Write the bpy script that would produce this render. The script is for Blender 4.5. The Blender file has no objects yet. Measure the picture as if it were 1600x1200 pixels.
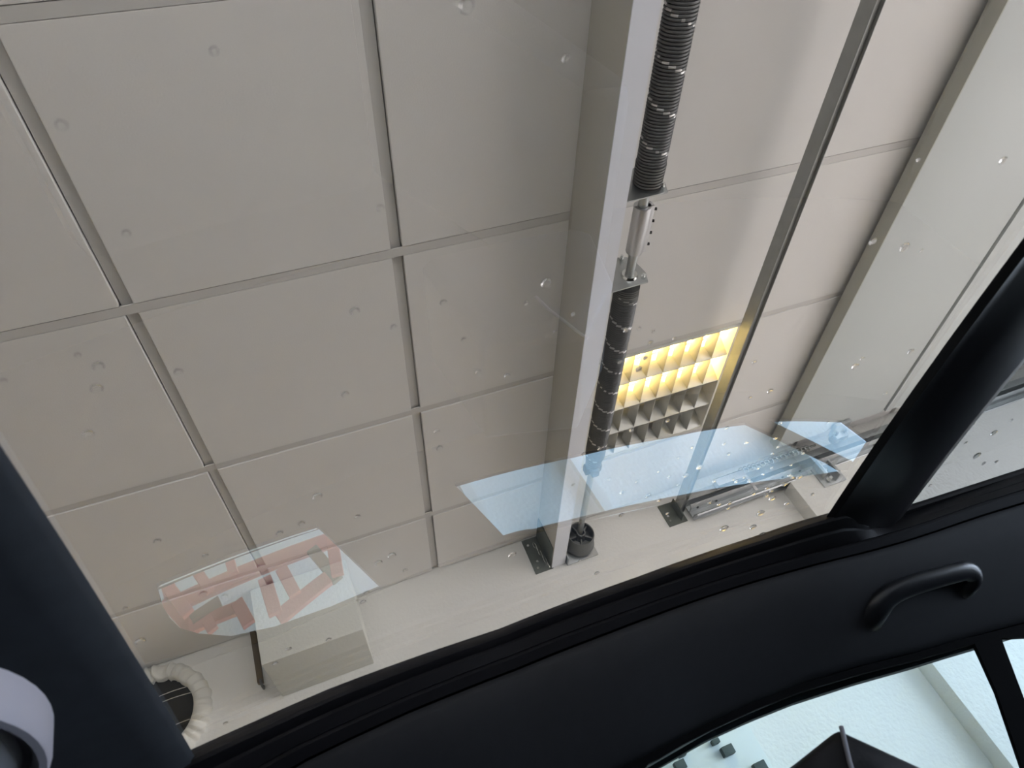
import bpy, bmesh, math, random
from mathutils import Vector, Matrix
random.seed(7)
SC = bpy.context.scene
COL = SC.collection
PI = math.pi

# ------------------------------------------------------------------ camera
cd = bpy.data.cameras.new('camera'); cam = bpy.data.objects.new('camera', cd); COL.objects.link(cam)
cd.sensor_fit = 'HORIZONTAL'; cd.sensor_width = 36.0; cd.lens = 36.0 * 1084.61 / 1600
cd.clip_start = 0.02; cd.clip_end = 60
cd.dof.use_dof = True; cd.dof.focus_distance = 1.9; cd.dof.aperture_fstop = 10.0
cam.matrix_world = Matrix(((-0.025209961, -0.667196018, -0.744455460, 0.0),
                           (-0.929812516, -0.257865487, 0.262591081, 0.0),
                           (-0.367169093, 0.698823915, -0.613866429, 1.35),
                           (0, 0, 0, 1)))
SC.camera = cam

# ------------------------------------------------------------------ sky, daylight through the door, exposure
w = bpy.data.worlds.new('overcast_sky'); SC.world = w; w.use_nodes = True
bg = w.node_tree.nodes['Background']
bg.inputs[0].default_value = (0.80, 0.95, 1.18, 1); bg.inputs[1].default_value = 8.2
pl = bpy.data.lights.new('doorway_portal', 'AREA'); pl.shape = 'RECTANGLE'; pl.size = 4.4; pl.size_y = 2.2
pl.cycles.is_portal = True
po = bpy.data.objects.new('doorway_portal', pl); COL.objects.link(po)
po.location = (0.25, -4.42, 1.1); po.rotation_euler = (PI / 2, 0, 0)      # faces into the garage (+Y)
p2 = bpy.data.lights.new('fill_window_portal', 'AREA'); p2.shape = 'RECTANGLE'; p2.size = 1.7; p2.size_y = 4.0
p2.cycles.is_portal = True
q2 = bpy.data.objects.new('fill_window_portal', p2); COL.objects.link(q2)
q2.location = (-2.63, -0.20, 1.55); q2.rotation_euler = (0, -PI / 2, 0)      # faces into the garage (+X) from the added window
vs = SC.view_settings
SC.display_settings.display_device = 'sRGB'
vs.view_transform = 'Standard'; vs.look = 'None'; vs.gamma = 1.0; vs.use_curve_mapping = False
vs.exposure = 0.55

# ------------------------------------------------------------------ materials
def mat(name, col, rough=0.6, metal=0.0, spec=0.5, var=0.0, vscale=8.0, bump=0.0, bscale=120.0, bdist=0.002, detail=4.0, coat=0.0):
    m = bpy.data.materials.new(name); m.use_nodes = True
    nt = m.node_tree; b = nt.nodes['Principled BSDF']
    b.inputs['Base Color'].default_value = (*col, 1); b.inputs['Roughness'].default_value = rough
    b.inputs['Metallic'].default_value = metal; b.inputs['Specular IOR Level'].default_value = spec
    b.inputs['Coat Weight'].default_value = coat
    tc = nt.nodes.new('ShaderNodeTexCoord')
    if var > 0:
        n = nt.nodes.new('ShaderNodeTexNoise'); n.inputs['Scale'].default_value = vscale; n.inputs['Detail'].default_value = detail
        nt.links.new(tc.outputs['Object'], n.inputs['Vector'])
        mx = nt.nodes.new('ShaderNodeMix'); mx.data_type = 'RGBA'
        mx.inputs[6].default_value = (*[c * (1 - var) for c in col], 1)
        mx.inputs[7].default_value = (*[min(1, c * (1 + var)) for c in col], 1)
        nt.links.new(n.outputs['Fac'], mx.inputs[0]); nt.links.new(mx.outputs[2], b.inputs['Base Color'])
    if bump > 0:
        n2 = nt.nodes.new('ShaderNodeTexNoise'); n2.inputs['Scale'].default_value = bscale; n2.inputs['Detail'].default_value = 3
        nt.links.new(tc.outputs['Object'], n2.inputs['Vector'])
        bp = nt.nodes.new('ShaderNodeBump'); bp.inputs['Strength'].default_value = bump; bp.inputs['Distance'].default_value = bdist
        nt.links.new(n2.outputs['Fac'], bp.inputs['Height']); nt.links.new(bp.outputs['Normal'], b.inputs['Normal'])
    return m

def emit(name, col, strength):
    m = bpy.data.materials.new(name); m.use_nodes = True; nt = m.node_tree
    nt.nodes.remove(nt.nodes['Principled BSDF'])
    e = nt.nodes.new('ShaderNodeEmission'); e.inputs[0].default_value = (*col, 1); e.inputs[1].default_value = strength
    nt.links.new(e.outputs[0], nt.nodes['Material Output'].inputs[0]); return m

def pane(name, trans, refl):
    """coated sheet glass: what passes through plus what its coating mirrors"""
    m = bpy.data.materials.new(name); m.use_nodes = True; nt = m.node_tree
    nt.nodes.remove(nt.nodes['Principled BSDF'])
    t = nt.nodes.new('ShaderNodeBsdfTransparent'); t.inputs[0].default_value = (*trans, 1)
    out = nt.nodes['Material Output']
    if refl is None:
        nt.links.new(t.outputs[0], out.inputs[0]); return m
    g = nt.nodes.new('ShaderNodeBsdfGlossy'); g.inputs[0].default_value = (*refl, 1); g.inputs['Roughness'].default_value = 0.0
    a = nt.nodes.new('ShaderNodeAddShader')
    nt.links.new(t.outputs[0], a.inputs[0]); nt.links.new(g.outputs[0], a.inputs[1]); nt.links.new(a.outputs[0], out.inputs[0])
    return m

M = {}
M['tile'] = mat('ceiling_tile_white', (0.86, 0.85, 0.835), 0.95, spec=0.1, var=0.03, vscale=5, bump=0.35, bscale=260, bdist=0.0015)
M['rail'] = mat('rail_white_lacquer', (0.72, 0.71, 0.69), 0.55, spec=0.3, var=0.03, vscale=6)
M['plenum'] = mat('dark_plenum', (0.05, 0.048, 0.045), 0.95, spec=0.1, var=0.1)
M['wall'] = mat('white_roughcast', (0.80, 0.80, 0.77), 0.95, spec=0.1, var=0.03, vscale=3, bump=0.7, bscale=70, bdist=0.004)
M['dimwall'] = mat('grey_front_wall_paint', (0.20, 0.19, 0.17), 0.9, spec=0.1, var=0.1, vscale=3)
M['floor'] = mat('grey_beige_floor_paint', (0.60, 0.57, 0.54), 0.55, spec=0.3, var=0.06, vscale=2.5, bump=0.1)
M['outside'] = mat('light_paving', (0.42, 0.42, 0.41), 0.9, var=0.12, vscale=3)
M['beam'] = mat('beam_paint_shaded', (0.58, 0.56, 0.52), 0.5, spec=0.3, var=0.02)  # white paint darkened in colour for the shade on the beam's side
M['beam_lit'] = mat('beam_paint_lit', (0.86, 0.89, 0.97), 0.35, spec=0.5, var=0.02)  # same beam paint, brightened and blued for the light on its underside
M['steel'] = mat('galvanised_steel', (0.50, 0.52, 0.53), 0.38, metal=0.9, var=0.12, vscale=30)
M['darksteel'] = mat('dull_galvanised_steel', (0.13, 0.145, 0.13), 0.55, metal=0.4, var=0.3, vscale=18)
M['strut'] = mat('weathered_galvanised_steel', (0.36, 0.37, 0.36), 0.5, metal=0.6, var=0.18, vscale=25)
M['alu'] = mat('raw_aluminium', (0.62, 0.62, 0.64), 0.4, metal=0.85, var=0.05, vscale=40)
M['spring'] = mat('oiled_spring_steel', (0.14, 0.145, 0.15), 0.42, metal=0.6, var=0.2, vscale=20)
M['worn'] = mat('bare_spring_steel', (0.62, 0.62, 0.62), 0.3, metal=0.9, var=0.1)
M['cast'] = mat('dark_cast_metal', (0.17, 0.175, 0.175), 0.5, metal=0.5, var=0.15, vscale=30)
M['screw'] = mat('black_screw', (0.012, 0.012, 0.012), 0.5, var=0.1)
M['zinc'] = mat('bright_zinc', (0.75, 0.77, 0.76), 0.22, metal=1.0, var=0.05)
M['door'] = mat('door_panel_white', (0.54, 0.57, 0.57), 0.5, spec=0.35, var=0.02, vscale=3, bump=0.15, bscale=300)
M['dooredge'] = mat('door_edge_grey', (0.46, 0.46, 0.42), 0.5, var=0.06, vscale=8)
M['rubber'] = mat('black_rubber', (0.018, 0.018, 0.018), 0.6, var=0.1)
M['nylon'] = mat('grey_nylon', (0.20, 0.20, 0.19), 0.5, var=0.1)
M['louvre'] = mat('satin_louvre_aluminium', (0.66, 0.66, 0.63), 0.32, metal=0.75, var=0.02)
M['lampbody'] = mat('luminaire_white', (0.80, 0.79, 0.72), 0.4, var=0.02)
M['tube_on'] = emit('lit_fluorescent_tube', (1.0, 0.86, 0.33), 46.0)
M['tube_off'] = mat('unlit_fluorescent_tube', (0.72, 0.72, 0.70), 0.25, var=0.02)
M['sleeve'] = mat('white_wrapped_duct', (0.80, 0.80, 0.75), 0.7, var=0.06, vscale=10, bump=0.3, bscale=40)
M['hole'] = mat('duct_shade_dark', (0.03, 0.028, 0.022), 0.9, var=0.1)
M['wire'] = mat('pale_wire', (0.62, 0.60, 0.55), 0.4, var=0.05)
M['box'] = mat('roughcast_box', (0.70, 0.71, 0.66), 0.95, spec=0.1, var=0.03, vscale=4, bump=0.6, bscale=80, bdist=0.003)
M['wood'] = mat('brown_batten', (0.14, 0.11, 0.07), 0.8, var=0.3, vscale=15)
M['red'] = mat('red_paint', (0.66, 0.17, 0.14), 0.5, var=0.08, vscale=6)
M['brown'] = mat('brown_wood', (0.20, 0.12, 0.08), 0.6, var=0.15, vscale=8)
M['board'] = mat('white_plastic_board', (0.72, 0.76, 0.74), 0.35, spec=0.5, var=0.02)
M['peg'] = mat('dark_grey_peg', (0.06, 0.08, 0.075), 0.6, var=0.1)
M['head'] = mat('black_headliner_fabric', (0.014, 0.015, 0.018), 0.75, spec=0.35, var=0.15, vscale=60, bump=0.25, bscale=900, bdist=0.0006)
M['navy'] = mat('charcoal_headliner_fabric', (0.034, 0.039, 0.047), 0.85, spec=0.3, var=0.2, vscale=40, bump=0.25, bscale=900, bdist=0.0006)
M['satin'] = mat('black_satin_trim', (0.006, 0.006, 0.008), 0.6, spec=0.2, var=0.1)
M['bar'] = mat('black_cross_bar_trim', (0.012, 0.0125, 0.015), 0.36, spec=0.5, var=0.1)
M['seal'] = mat('black_window_seal', (0.010, 0.010, 0.011), 0.42, var=0.1)
M['chrome'] = mat('satin_chrome', (0.72, 0.72, 0.70), 0.25, metal=1.0, var=0.02)
M['plastic'] = mat('black_grained_plastic', (0.013, 0.014, 0.017), 0.34, spec=0.5, var=0.1, bump=0.1, bscale=700, bdist=0.0004)
M['cabin'] = mat('dark_cabin_trim', (0.004, 0.004, 0.0045), 0.9, spec=0.08, var=0.1)
M['leather'] = mat('black_leather', (0.006, 0.0055, 0.007), 0.55, spec=0.25, var=0.15, bump=0.3, bscale=260, bdist=0.0008)
M['stitch'] = mat('grey_stitching', (0.20, 0.19, 0.21), 0.7, var=0.1)
M['lampgrey'] = mat('grey_lamp_housing', (0.42, 0.40, 0.45), 0.45, var=0.02)
M['lens'] = mat('white_lamp_lens', (0.85, 0.85, 0.92), 0.25, var=0.01)
M['roof_in'] = pane('tinted_roof_glass_coating', (0.590, 0.470, 0.385), (0.38, 0.49, 0.60))
M['roof_out'] = pane('roof_glass_outer_face', (0.97, 0.98, 0.97), None)
M['rear_in'] = pane('rear_roof_glass_coating', (0.362, 0.322, 0.292), (0.05, 0.06, 0.07))
M['clear'] = pane('clear_window_glass', (0.93, 0.94, 0.93), None)
M['side'] = pane('side_window_glass', (0.76, 0.805, 0.805), (0.03, 0.035, 0.035))
M['privacy'] = pane('dark_privacy_glass', (0.42, 0.43, 0.43), (0.03, 0.035, 0.035))
M['frontside'] = pane('clear_door_glass', (0.93, 0.93, 0.91), (0.03, 0.035, 0.035))
wm = bpy.data.materials.new('water'); wm.use_nodes = True; wb = wm.node_tree.nodes['Principled BSDF']
wb.inputs['Base Color'].default_value = (1, 1, 1, 1); wb.inputs['Transmission Weight'].default_value = 1.0
wb.inputs['Roughness'].default_value = 0.0; wb.inputs['IOR'].default_value = 1.33
M['water'] = wm

# ------------------------------------------------------------------ mesh helpers
class MB:
    def __init__(s): s.v = []; s.f = []; s.mi = []
    def add(s, vs, fs, mi=0):
        o = len(s.v); s.v += [tuple(p) for p in vs]; s.f += [tuple(i + o for i in f) for f in fs]; s.mi += [mi] * len(fs); return s
    def box(s, x0, x1, y0, y1, z0, z1, mi=0):
        vs = [(x0, y0, z0), (x1, y0, z0), (x1, y1, z0), (x0, y1, z0), (x0, y0, z1), (x1, y0, z1), (x1, y1, z1), (x0, y1, z1)]
        return s.add(vs, [(0, 3, 2, 1), (4, 5, 6, 7), (0, 1, 5, 4), (1, 2, 6, 5), (2, 3, 7, 6), (3, 0, 4, 7)], mi)
    def bar(s, a, b, wd, th, up=(1, 0, 0), mi=0):
        a = Vector(a); b = Vector(b); d = (b - a).normalized(); u = Vector(up); u = (u - d * u.dot(d)).normalized(); r = d.cross(u)
        vs = [];
        for p in (a, b):
            for i, j in ((-1, -1), (1, -1), (1, 1), (-1, 1)): vs.append(p + r * (i * wd / 2) + u * (j * th / 2))
        return s.add(vs, [(0, 1, 2, 3), (7, 6, 5, 4), (0, 4, 5, 1), (1, 5, 6, 2), (2, 6, 7, 3), (3, 7, 4, 0)], mi)
    def prism(s, prof, axis, a, b, mi=0):
        """closed 2D profile swept straight along axis 'x','y' or 'z' from a to b"""
        def P(p, t):
            return {'x': (t, p[0], p[1]), 'y': (p[0], t, p[1]), 'z': (p[0], p[1], t)}[axis]
        n = len(prof); vs = [P(p, a) for p in prof] + [P(p, b) for p in prof]
        fs = [(i, (i + 1) % n, n + (i + 1) % n, n + i) for i in range(n)] + [tuple(range(n))[::-1], tuple(range(n, 2 * n))]
        return s.add(vs, fs, mi)
    def tube(s, pts, rad, seg=12, mi=0, caps=True, flat=None):
        """round tube along pts; rad a number or one per point; flat squeezes the section: (direction, factor)"""
        pts = [Vector(p) for p in pts]; n = len(pts)
        if not isinstance(rad, (list, tuple)): rad = [rad] * n
        vs = []; u = None
        for i, p in enumerate(pts):
            d = (pts[min(i + 1, n - 1)] - pts[max(i - 1, 0)]).normalized()
            if u is None:
                u = Vector((0, 0, 1)) if abs(d.z) < 0.9 else Vector((1, 0, 0))
            u = (u - d * u.dot(d)).normalized(); r = d.cross(u)
            for k in range(seg):
                a = 2 * PI * k / seg; o = (u * math.cos(a) + r * math.sin(a)) * rad[i]
                if flat:
                    fd = Vector(flat[0]).normalized(); o = o - fd * o.dot(fd) * (1 - flat[1])
                vs.append(p + o)
        fs = [(i * seg + k, i * seg + (k + 1) % seg, (i + 1) * seg + (k + 1) % seg, (i + 1) * seg + k) for i in range(n - 1) for k in range(seg)]
        if caps: fs += [tuple(range(seg))[::-1], tuple(range((n - 1) * seg, n * seg))]
        return s.add(vs, fs, mi)
    def cyl(s, a, b, r, seg=20, mi=0): return s.tube([a, b], r, seg, mi)
    def lathe_x(s, prof, cy, cz, seg=28, mi=0, closed=False):
        """profile of (x, radius) turned round the line y=cy, z=cz"""
        n = len(prof); vs = []
        for x, r in prof:
            for k in range(seg):
                a = 2 * PI * k / seg; vs.append((x, cy + r * math.cos(a), cz + r * math.sin(a)))
        m = n if closed else n - 1
        fs = [(i * seg + k, i * seg + (k + 1) % seg, ((i + 1) % n) * seg + (k + 1) % seg, ((i + 1) % n) * seg + k) for i in range(m) for k in range(seg)]
        return s.add(vs, fs, mi)
    def loft(s, rows, mi=0, close_rows=False, solid=None):
        """rows of equal-length point lists -> surface"""
        n = len(rows[0]); vs = [p for r in rows for p in r]
        kk = n if close_rows else n - 1
        fs = [(i * n + k, i * n + (k + 1) % n, (i + 1) * n + (k + 1) % n, (i + 1) * n + k) for i in range(len(rows) - 1) for k in range(kk)]
        if close_rows: fs += [tuple(range(n))[::-1], tuple(range((len(rows) - 1) * n, len(rows) * n))]
        return s.add(vs, fs, mi)

def wloc(o):
    v = Vector((0, 0, 0))
    while o is not None: v += o.location; o = o.parent
    return v

def obj(name, mb, mats, parent=None, loc=None, smooth=35, bevel=0.0, fix=True):
    """mb in world coordinates -> one mesh object; loc = origin (default the parent's)"""
    L = Vector(loc) if loc is not None else (wloc(parent) if parent else Vector((0, 0, 0)))
    me = bpy.data.meshes.new(name)
    me.from_pydata([tuple(Vector(p) - L) for p in mb.v], [], mb.f)
    if not isinstance(mats, (list, tuple)): mats = [mats]
    for m in mats: me.materials.append(m)
    me.polygons.foreach_set('material_index', mb.mi)
    bm = bmesh.new(); bm.from_mesh(me)
    if bevel > 0:
        es = [e for e in bm.edges if len(e.link_faces) == 2 and e.calc_face_angle(0) > 0.6]
        bmesh.ops.bevel(bm, geom=es, offset=bevel, segments=2, profile=0.6, affect='EDGES', clamp_overlap=True)
    if fix: bmesh.ops.recalc_face_normals(bm, faces=bm.faces)
    bm.to_mesh(me); bm.free()
    if smooth:
        me.shade_smooth(); me.set_sharp_from_angle(angle=math.radians(smooth))
    o = bpy.data.objects.new(name, me); COL.objects.link(o)
    if parent: o.parent = parent; o.location = L - wloc(parent)
    else: o.location = L
    return o

def dup(o, at, parent=None):
    """copy of one object sharing its mesh, at world point `at`"""
    c = o.copy(); COL.objects.link(c); p = parent or o.parent
    if p: c.parent = p; c.location = Vector(at) - wloc(p)
    else: c.location = Vector(at)
    return c

def tag(o, label, cat, group=None, kind=None):
    o['label'] = label; o['category'] = cat
    if group: o['group'] = group
    if kind: o['kind'] = kind
    return o

def thing(name, label, cat, loc, group=None):
    o = bpy.data.objects.new(name, None); COL.objects.link(o); o.location = loc; o.empty_display_size = 0.1
    return tag(o, label, cat, group)

def struct(name, mb, m, label, cat, **k):
    return tag(obj(name, mb, m, **k), label, cat, kind='structure')

def holed(name, outer, holes, x, th, m, parent):
    """flat plate in the y-z plane at x with holes cut through it"""
    cu = bpy.data.curves.new(name, 'CURVE'); cu.dimensions = '2D'; cu.fill_mode = 'BOTH'; cu.extrude = th / 2
    for poly in [outer] + holes:
        sp = cu.splines.new('POLY'); sp.points.add(len(poly) - 1); sp.use_cyclic_u = True
        for p, q in zip(sp.points, poly): p.co = (q[0], q[1], 0, 1)
    tmp = bpy.data.objects.new('tmp', cu); COL.objects.link(tmp)
    dg = bpy.context.evaluated_depsgraph_get(); me = bpy.data.meshes.new_from_object(tmp.evaluated_get(dg))
    mb = MB(); mb.add([(x + v.co.z, v.co.x, v.co.y) for v in me.vertices], [tuple(p.vertices) for p in me.polygons])
    bpy.data.objects.remove(tmp); bpy.data.curves.remove(cu); bpy.data.meshes.remove(me)
    return obj(name, mb, m, parent, smooth=30)

# ------------------------------------------------------------------ the garage shell
H = 2.752          # underside of the ceiling tiles
WX = 2.782         # wall on the right of the car
XL, YF, YD = -2.6, 2.6, -4.4
struct('floor', MB().box(XL, WX, YD - 6, YF, -0.10, 0.0), M['floor'], 'grey painted garage floor under the car', 'floor')
struct('wall_right', MB().box(WX, WX + 0.2, YD, YF, 0.0, 3.0), M['wall'], 'white roughcast garage wall beyond the side windows of the car', 'wall')
struct('wall_left', MB().box(XL - 0.2, XL, YD, YF, 0.0, 0.7).box(XL - 0.2, XL, YD, YF, 2.4, 3.0).box(XL - 0.2, XL, YD, -2.2, 0.7, 2.4).box(XL - 0.2, XL, 1.8, YF, 0.7, 2.4), M['wall'], 'white garage wall on the far side, out of view', 'wall')
struct('wall_front', MB().box(XL - 0.2, WX + 0.2, YF, YF + 0.2, 0.0, 3.0), M['dimwall'], 'dark grey garage wall ahead of the car, out of view', 'wall')
struct('wall_back', MB().box(XL - 0.2, -1.95, YD - 0.2, YD, 0, 3.0).box(2.45, WX + 0.2, YD - 0.2, YD, 0, 3.0).box(-1.95, 2.45, YD - 0.2, YD, 2.2, 3.0),
       M['wall'], 'white garage wall around the open doorway behind the car', 'wall')
struct('trim_1', MB().box(2.69, WX + 0.01, YD, -1.945, 0.0, 2.545), M['wall'], 'white wall pilaster beginning beside the door track', 'pilaster', bevel=0.004)

# suspended ceiling: deck, rails and tiles
ceil = struct('ceiling', MB().box(XL, WX, YD, YF, H + 0.10, H + 0.16), M['plenum'], 'suspended ceiling of white square tiles in a lacquered grid', 'ceiling')
def RX(a): return 0.4567 + 0.625 * a
def CY(b): return 0.9762 - 0.625 * b
ROWS = range(-3, 3); COLS = range(-1, 8)
tg = {}
def tile_mesh(w_, d_):
    return MB().box(-w_ / 2, w_ / 2, -d_ / 2, d_ / 2, 0.0, 0.030)
def put_tile(x0, x1, y0, y1):
    key = (round(x1 - x0, 3), round(y1 - y0, 3)); at = ((x0 + x1) / 2, (y0 + y1) / 2, H)
    if key not in tg:
        mb = tile_mesh(*key); mb.v = [tuple(Vector(p) + Vector(at)) for p in mb.v]
        tg[key] = obj('ceiling_tile', mb, M['tile'], ceil, loc=at, smooth=0, bevel=0.0018)
    else: dup(tg[key], at)
G = 0.0142          # half a rail plus the shadow joint
for a in list(ROWS) + [3]:
    for b in COLS:
        if a == 2 and b in (3, -1): continue              # the luminaire and the added lamp sit here
        x0 = RX(a) + G; x1 = (RX(a + 1) - G) if a < 3 else WX - 0.007
        put_tile(x0, x1, CY(b + 1) + 0.0150, CY(b) - 0.0150)
for a in list(ROWS) + [3]:                          # rails along the wall direction
    face = H + (0.0005 if a < 2 else 0.004); hw = 0.0125
    mb = MB().box(RX(a) - hw, RX(a) + hw, CY(8), CY(-1), face, face + 0.004).box(RX(a) - 0.002, RX(a) + 0.002, CY(8), CY(-1), face + 0.004, H + 0.099)
    obj('ceiling_rail', mb, M['rail'], ceil, loc=(RX(a), 0, H), smooth=0)
cx0 = RX(-3)
for b in range(-1, 9):                              # cross rails, set higher between the tile edges
    mb = MB().box(cx0, WX - 0.012, CY(b) - 0.0125, CY(b) + 0.0125, H + 0.013, H + 0.016).box(cx0, WX - 0.012, CY(b) - 0.002, CY(b) + 0.002, H + 0.016, H + 0.099)
    obj('ceiling_rail', mb, M['rail'], ceil, loc=(0, CY(b), H), smooth=0)

# window added out of view to brighten the ceiling and the right wall
wf = MB()
for y0, y1, z0, z1 in ((-2.2, 1.8, 0.7, 0.76), (-2.2, 1.8, 2.34, 2.4), (-2.2, -2.14, 0.76, 2.34), (1.74, 1.8, 0.76, 2.34), (-0.23, -0.17, 0.76, 2.34)): wf.box(XL - 0.12, XL - 0.06, y0, y1, z0, z1)
wn = struct('fill_window', wf, M['lampbody'], 'white framed window added unseen in the far wall for fill light', 'window')
obj('fill_window_pane', MB().box(XL - 0.094, XL - 0.088, -2.14, 1.74, 0.76, 2.34), M['clear'], wn)
# outside the doorway
struct('ground_outside', MB().box(-14, 8, YD - 12, YD - 0.2, -0.06, 0.005).box(-14, XL - 0.2, YD - 0.2, 8, -0.06, 0.005), M['outside'], 'light paved drive outside the doorway, out of view', 'paving')

# ------------------------------------------------------------------ header beam on the wall bracket
t = thing('header_beam', 'long white painted box beam below the ceiling beside the spring shaft', 'beam', (WX, -0.778, 2.581))
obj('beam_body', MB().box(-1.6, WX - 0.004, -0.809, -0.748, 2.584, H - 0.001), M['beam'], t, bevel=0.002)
obj('lit_underside', MB().box(-1.6, WX - 0.004, -0.8095, -0.7475, 2.581, 2.584), M['beam_lit'], t)['label'] = 'bottom face toned bluish white for the light from below'
mb = MB().box(WX - 0.005, WX, -0.755, -0.672, 2.578, H - 0.004)
mb.box(2.62, WX, -0.7475, -0.7435, 2.59, H - 0.004)
br = obj('end_bracket', mb, M['darksteel'], t, bevel=0.001); br['label'] = 'dull grey steel angle bracket'
for k, (y, z) in enumerate([(-0.69, 2.60), (-0.70, 2.63), (-0.69, 2.715), (-0.73, 2.60)]):
    obj('bolt', MB().cyl((WX - 0.011, y, z), (WX - 0.005, y, z), 0.006, 6), M['zinc'], br)
ch = MB()
for k in range(6):                                  # short chain hanging on the bracket
    z = 2.70 - k * 0.021; y = -0.716 - k * 0.004
    ch.tube([(WX - 0.02 + (0.004 if k % 2 else 0) * math.cos(a), y + (0 if k % 2 else 0.006) * math.cos(a), z + 0.014 * math.sin(a)) for a in [2 * PI * i / 8 for i in range(9)]], 0.0018, 6)
obj('chain', ch, M['zinc'], br)

# ------------------------------------------------------------------ torsion spring shaft
AY, AZ = -0.90, 2.643
t = thing('torsion_spring_shaft', 'dark torsion spring shaft of the garage door running along the white beam', 'spring shaft', (WX, AY, AZ))
obj('shaft', MB().cyl((-1.3, AY, AZ), (WX - 0.03, AY, AZ), 0.0127, 24), M['steel'], t)
def spring(x0, x1, R=0.0335, wr=0.0036, pitch=0.0079, every=0.098):
    mb = MB(); seg = 28; k6 = 6; L = x1 - x0
    n = int(L / pitch) * seg
    rows = []
    for i in range(n + 1):
        a = 2 * PI * i / seg; x = x0 + L * i / n
        ph = ((x - x0) / every + (i % seg) / seg) % 1.0          # a painted line wound round with the coils
        rows.append((x, a, 1 if ph > 0.93 else 0))
    vs = []
    for x, a, bare in rows:
        c = Vector((0, math.cos(a), math.sin(a)))
        for j in range(k6):
            q = 2 * PI * j / k6
            vs.append(Vector((x + wr * math.sin(q), AY, AZ)) + c * (R + wr * math.cos(q)))
    fs = []; mi = []
    for i in range(n):
        for j in range(k6):
            fs.append((i * k6 + j, i * k6 + (j + 1) % k6, (i + 1) * k6 + (j + 1) % k6, (i + 1) * k6 + j)); mi.append(rows[i][2])
    mb.v = vs; mb.f = fs; mb.mi = mi
    return mb
s1 = obj('torsion_spring', spring(-0.25, 0.895), [M['spring'], M['worn']], t, fix=False, smooth=80)
s2 = obj('torsion_spring', spring(1.300, 2.10), [M['spring'], M['worn']], t, fix=False, smooth=80)
for s_ in (s1, s2): s_['label'] = 'tightly wound dark coil spring with bright worn bands'
# cones that grip the spring ends
def cone(x0, x1, big, small):
    mb = MB(); n = 7; prof = []
    for i in range(n):
        x = x0 + (x1 - x0) * i / n; dx = (x1 - x0) / n
        r = big + (small - big) * i / n
        prof += [(x, r), (x + dx * 0.55, r), (x + dx * 0.6, r - 0.004), (x + dx * 0.98, r - 0.004)]
    prof += [(x1, small), (x1, 0.013), (x0, 0.013)]
    return mb.lathe_x(prof, AY, AZ, 28, closed=True)
obj('spring_cone', cone(0.890, 0.948, 0.0385, 0.037), M['cast'], t, smooth=30)
obj('spring_cone', cone(1.325, 1.275, 0.0375, 0.036), M['cast'], t, smooth=30)
obj('spring_cone', cone(2.085, 2.19, 0.036, 0.022), M['cast'], t, smooth=30)
obj('winding_lug', MB().box(2.16, 2.20, AY - 0.033, AY + 0.033, AZ - 0.014, AZ + 0.014).box(2.16, 2.20, AY - 0.014, AY + 0.014, AZ - 0.033, AZ + 0.033), M['cast'], t, bevel=0.002)
def plate(x):
    """bearing plate standing off the beam face: shaped web across the shaft with a foot on the beam"""
    web = [(-0.8095, 2.735), (-0.900, 2.731), (-0.932, 2.722), (-0.946, 2.700), (-0.952, 2.640), (-0.938, 2.602), (-0.8095, 2.597)]
    mb = MB().prism(web, 'x', x, x + 0.004)
    mb.box(x, x + 0.05, -0.8125, -0.8095, 2.655, 2.685).box(x, x + 0.05, -0.8125, -0.8095, 2.597, 2.628).box(x, x + 0.018, -0.8125, -0.8095, 2.62, 2.66)
    return mb
for x, nb in ((0.957, 0), (1.245, 1)):
    p = obj('bearing_plate', plate(x), M['steel'], t, smooth=0, bevel=0.0008)
    obj('bearing', MB().lathe_x([(x - 0.008, 0.0135), (x - 0.008, 0.022), (x - 0.001, 0.025), (x + 0.008, 0.022), (x + 0.008, 0.0135)], AY, AZ, 24, closed=True), M['zinc'], p)
    for (dy, dz) in ((-0.012, 0.072), (-0.032, -0.022)):
        y, z = AY + dy, AZ + dz
        obj('bolt', MB().cyl((x - 0.007, y, z), (x + 0.010, y, z), 0.0075, 6).cyl((x - 0.017, y, z), (x - 0.007, y, z), 0.004, 10), M['zinc'], p)
    obj('bracket_bolt', MB().cyl((x + 0.034, -0.817, 2.642), (x + 0.034, -0.8125, 2.642), 0.008, 6), M['zinc'], p)
# coupling sleeve with set screws
cp = obj('coupling', MB().lathe_x([(1.014, 0.0135), (1.014, 0.0235), (1.160, 0.0235), (1.160, 0.0135)], AY, AZ, 28, closed=True)
         .box(1.014, 1.160, AY - 0.030, AY - 0.012, AZ - 0.012, AZ + 0.012), M['alu'], t, bevel=0.001)
sd = Vector((0, -0.93, -0.35)).normalized()
for k in range(4):
    x = 1.028 + k * 0.037; b0 = Vector((x, AY, AZ)) + Vector((0, -0.030, -0.004))
    obj('set_screw', MB().cyl(b0, b0 + sd * 0.010, 0.0042, 8), M['screw'], cp)
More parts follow.
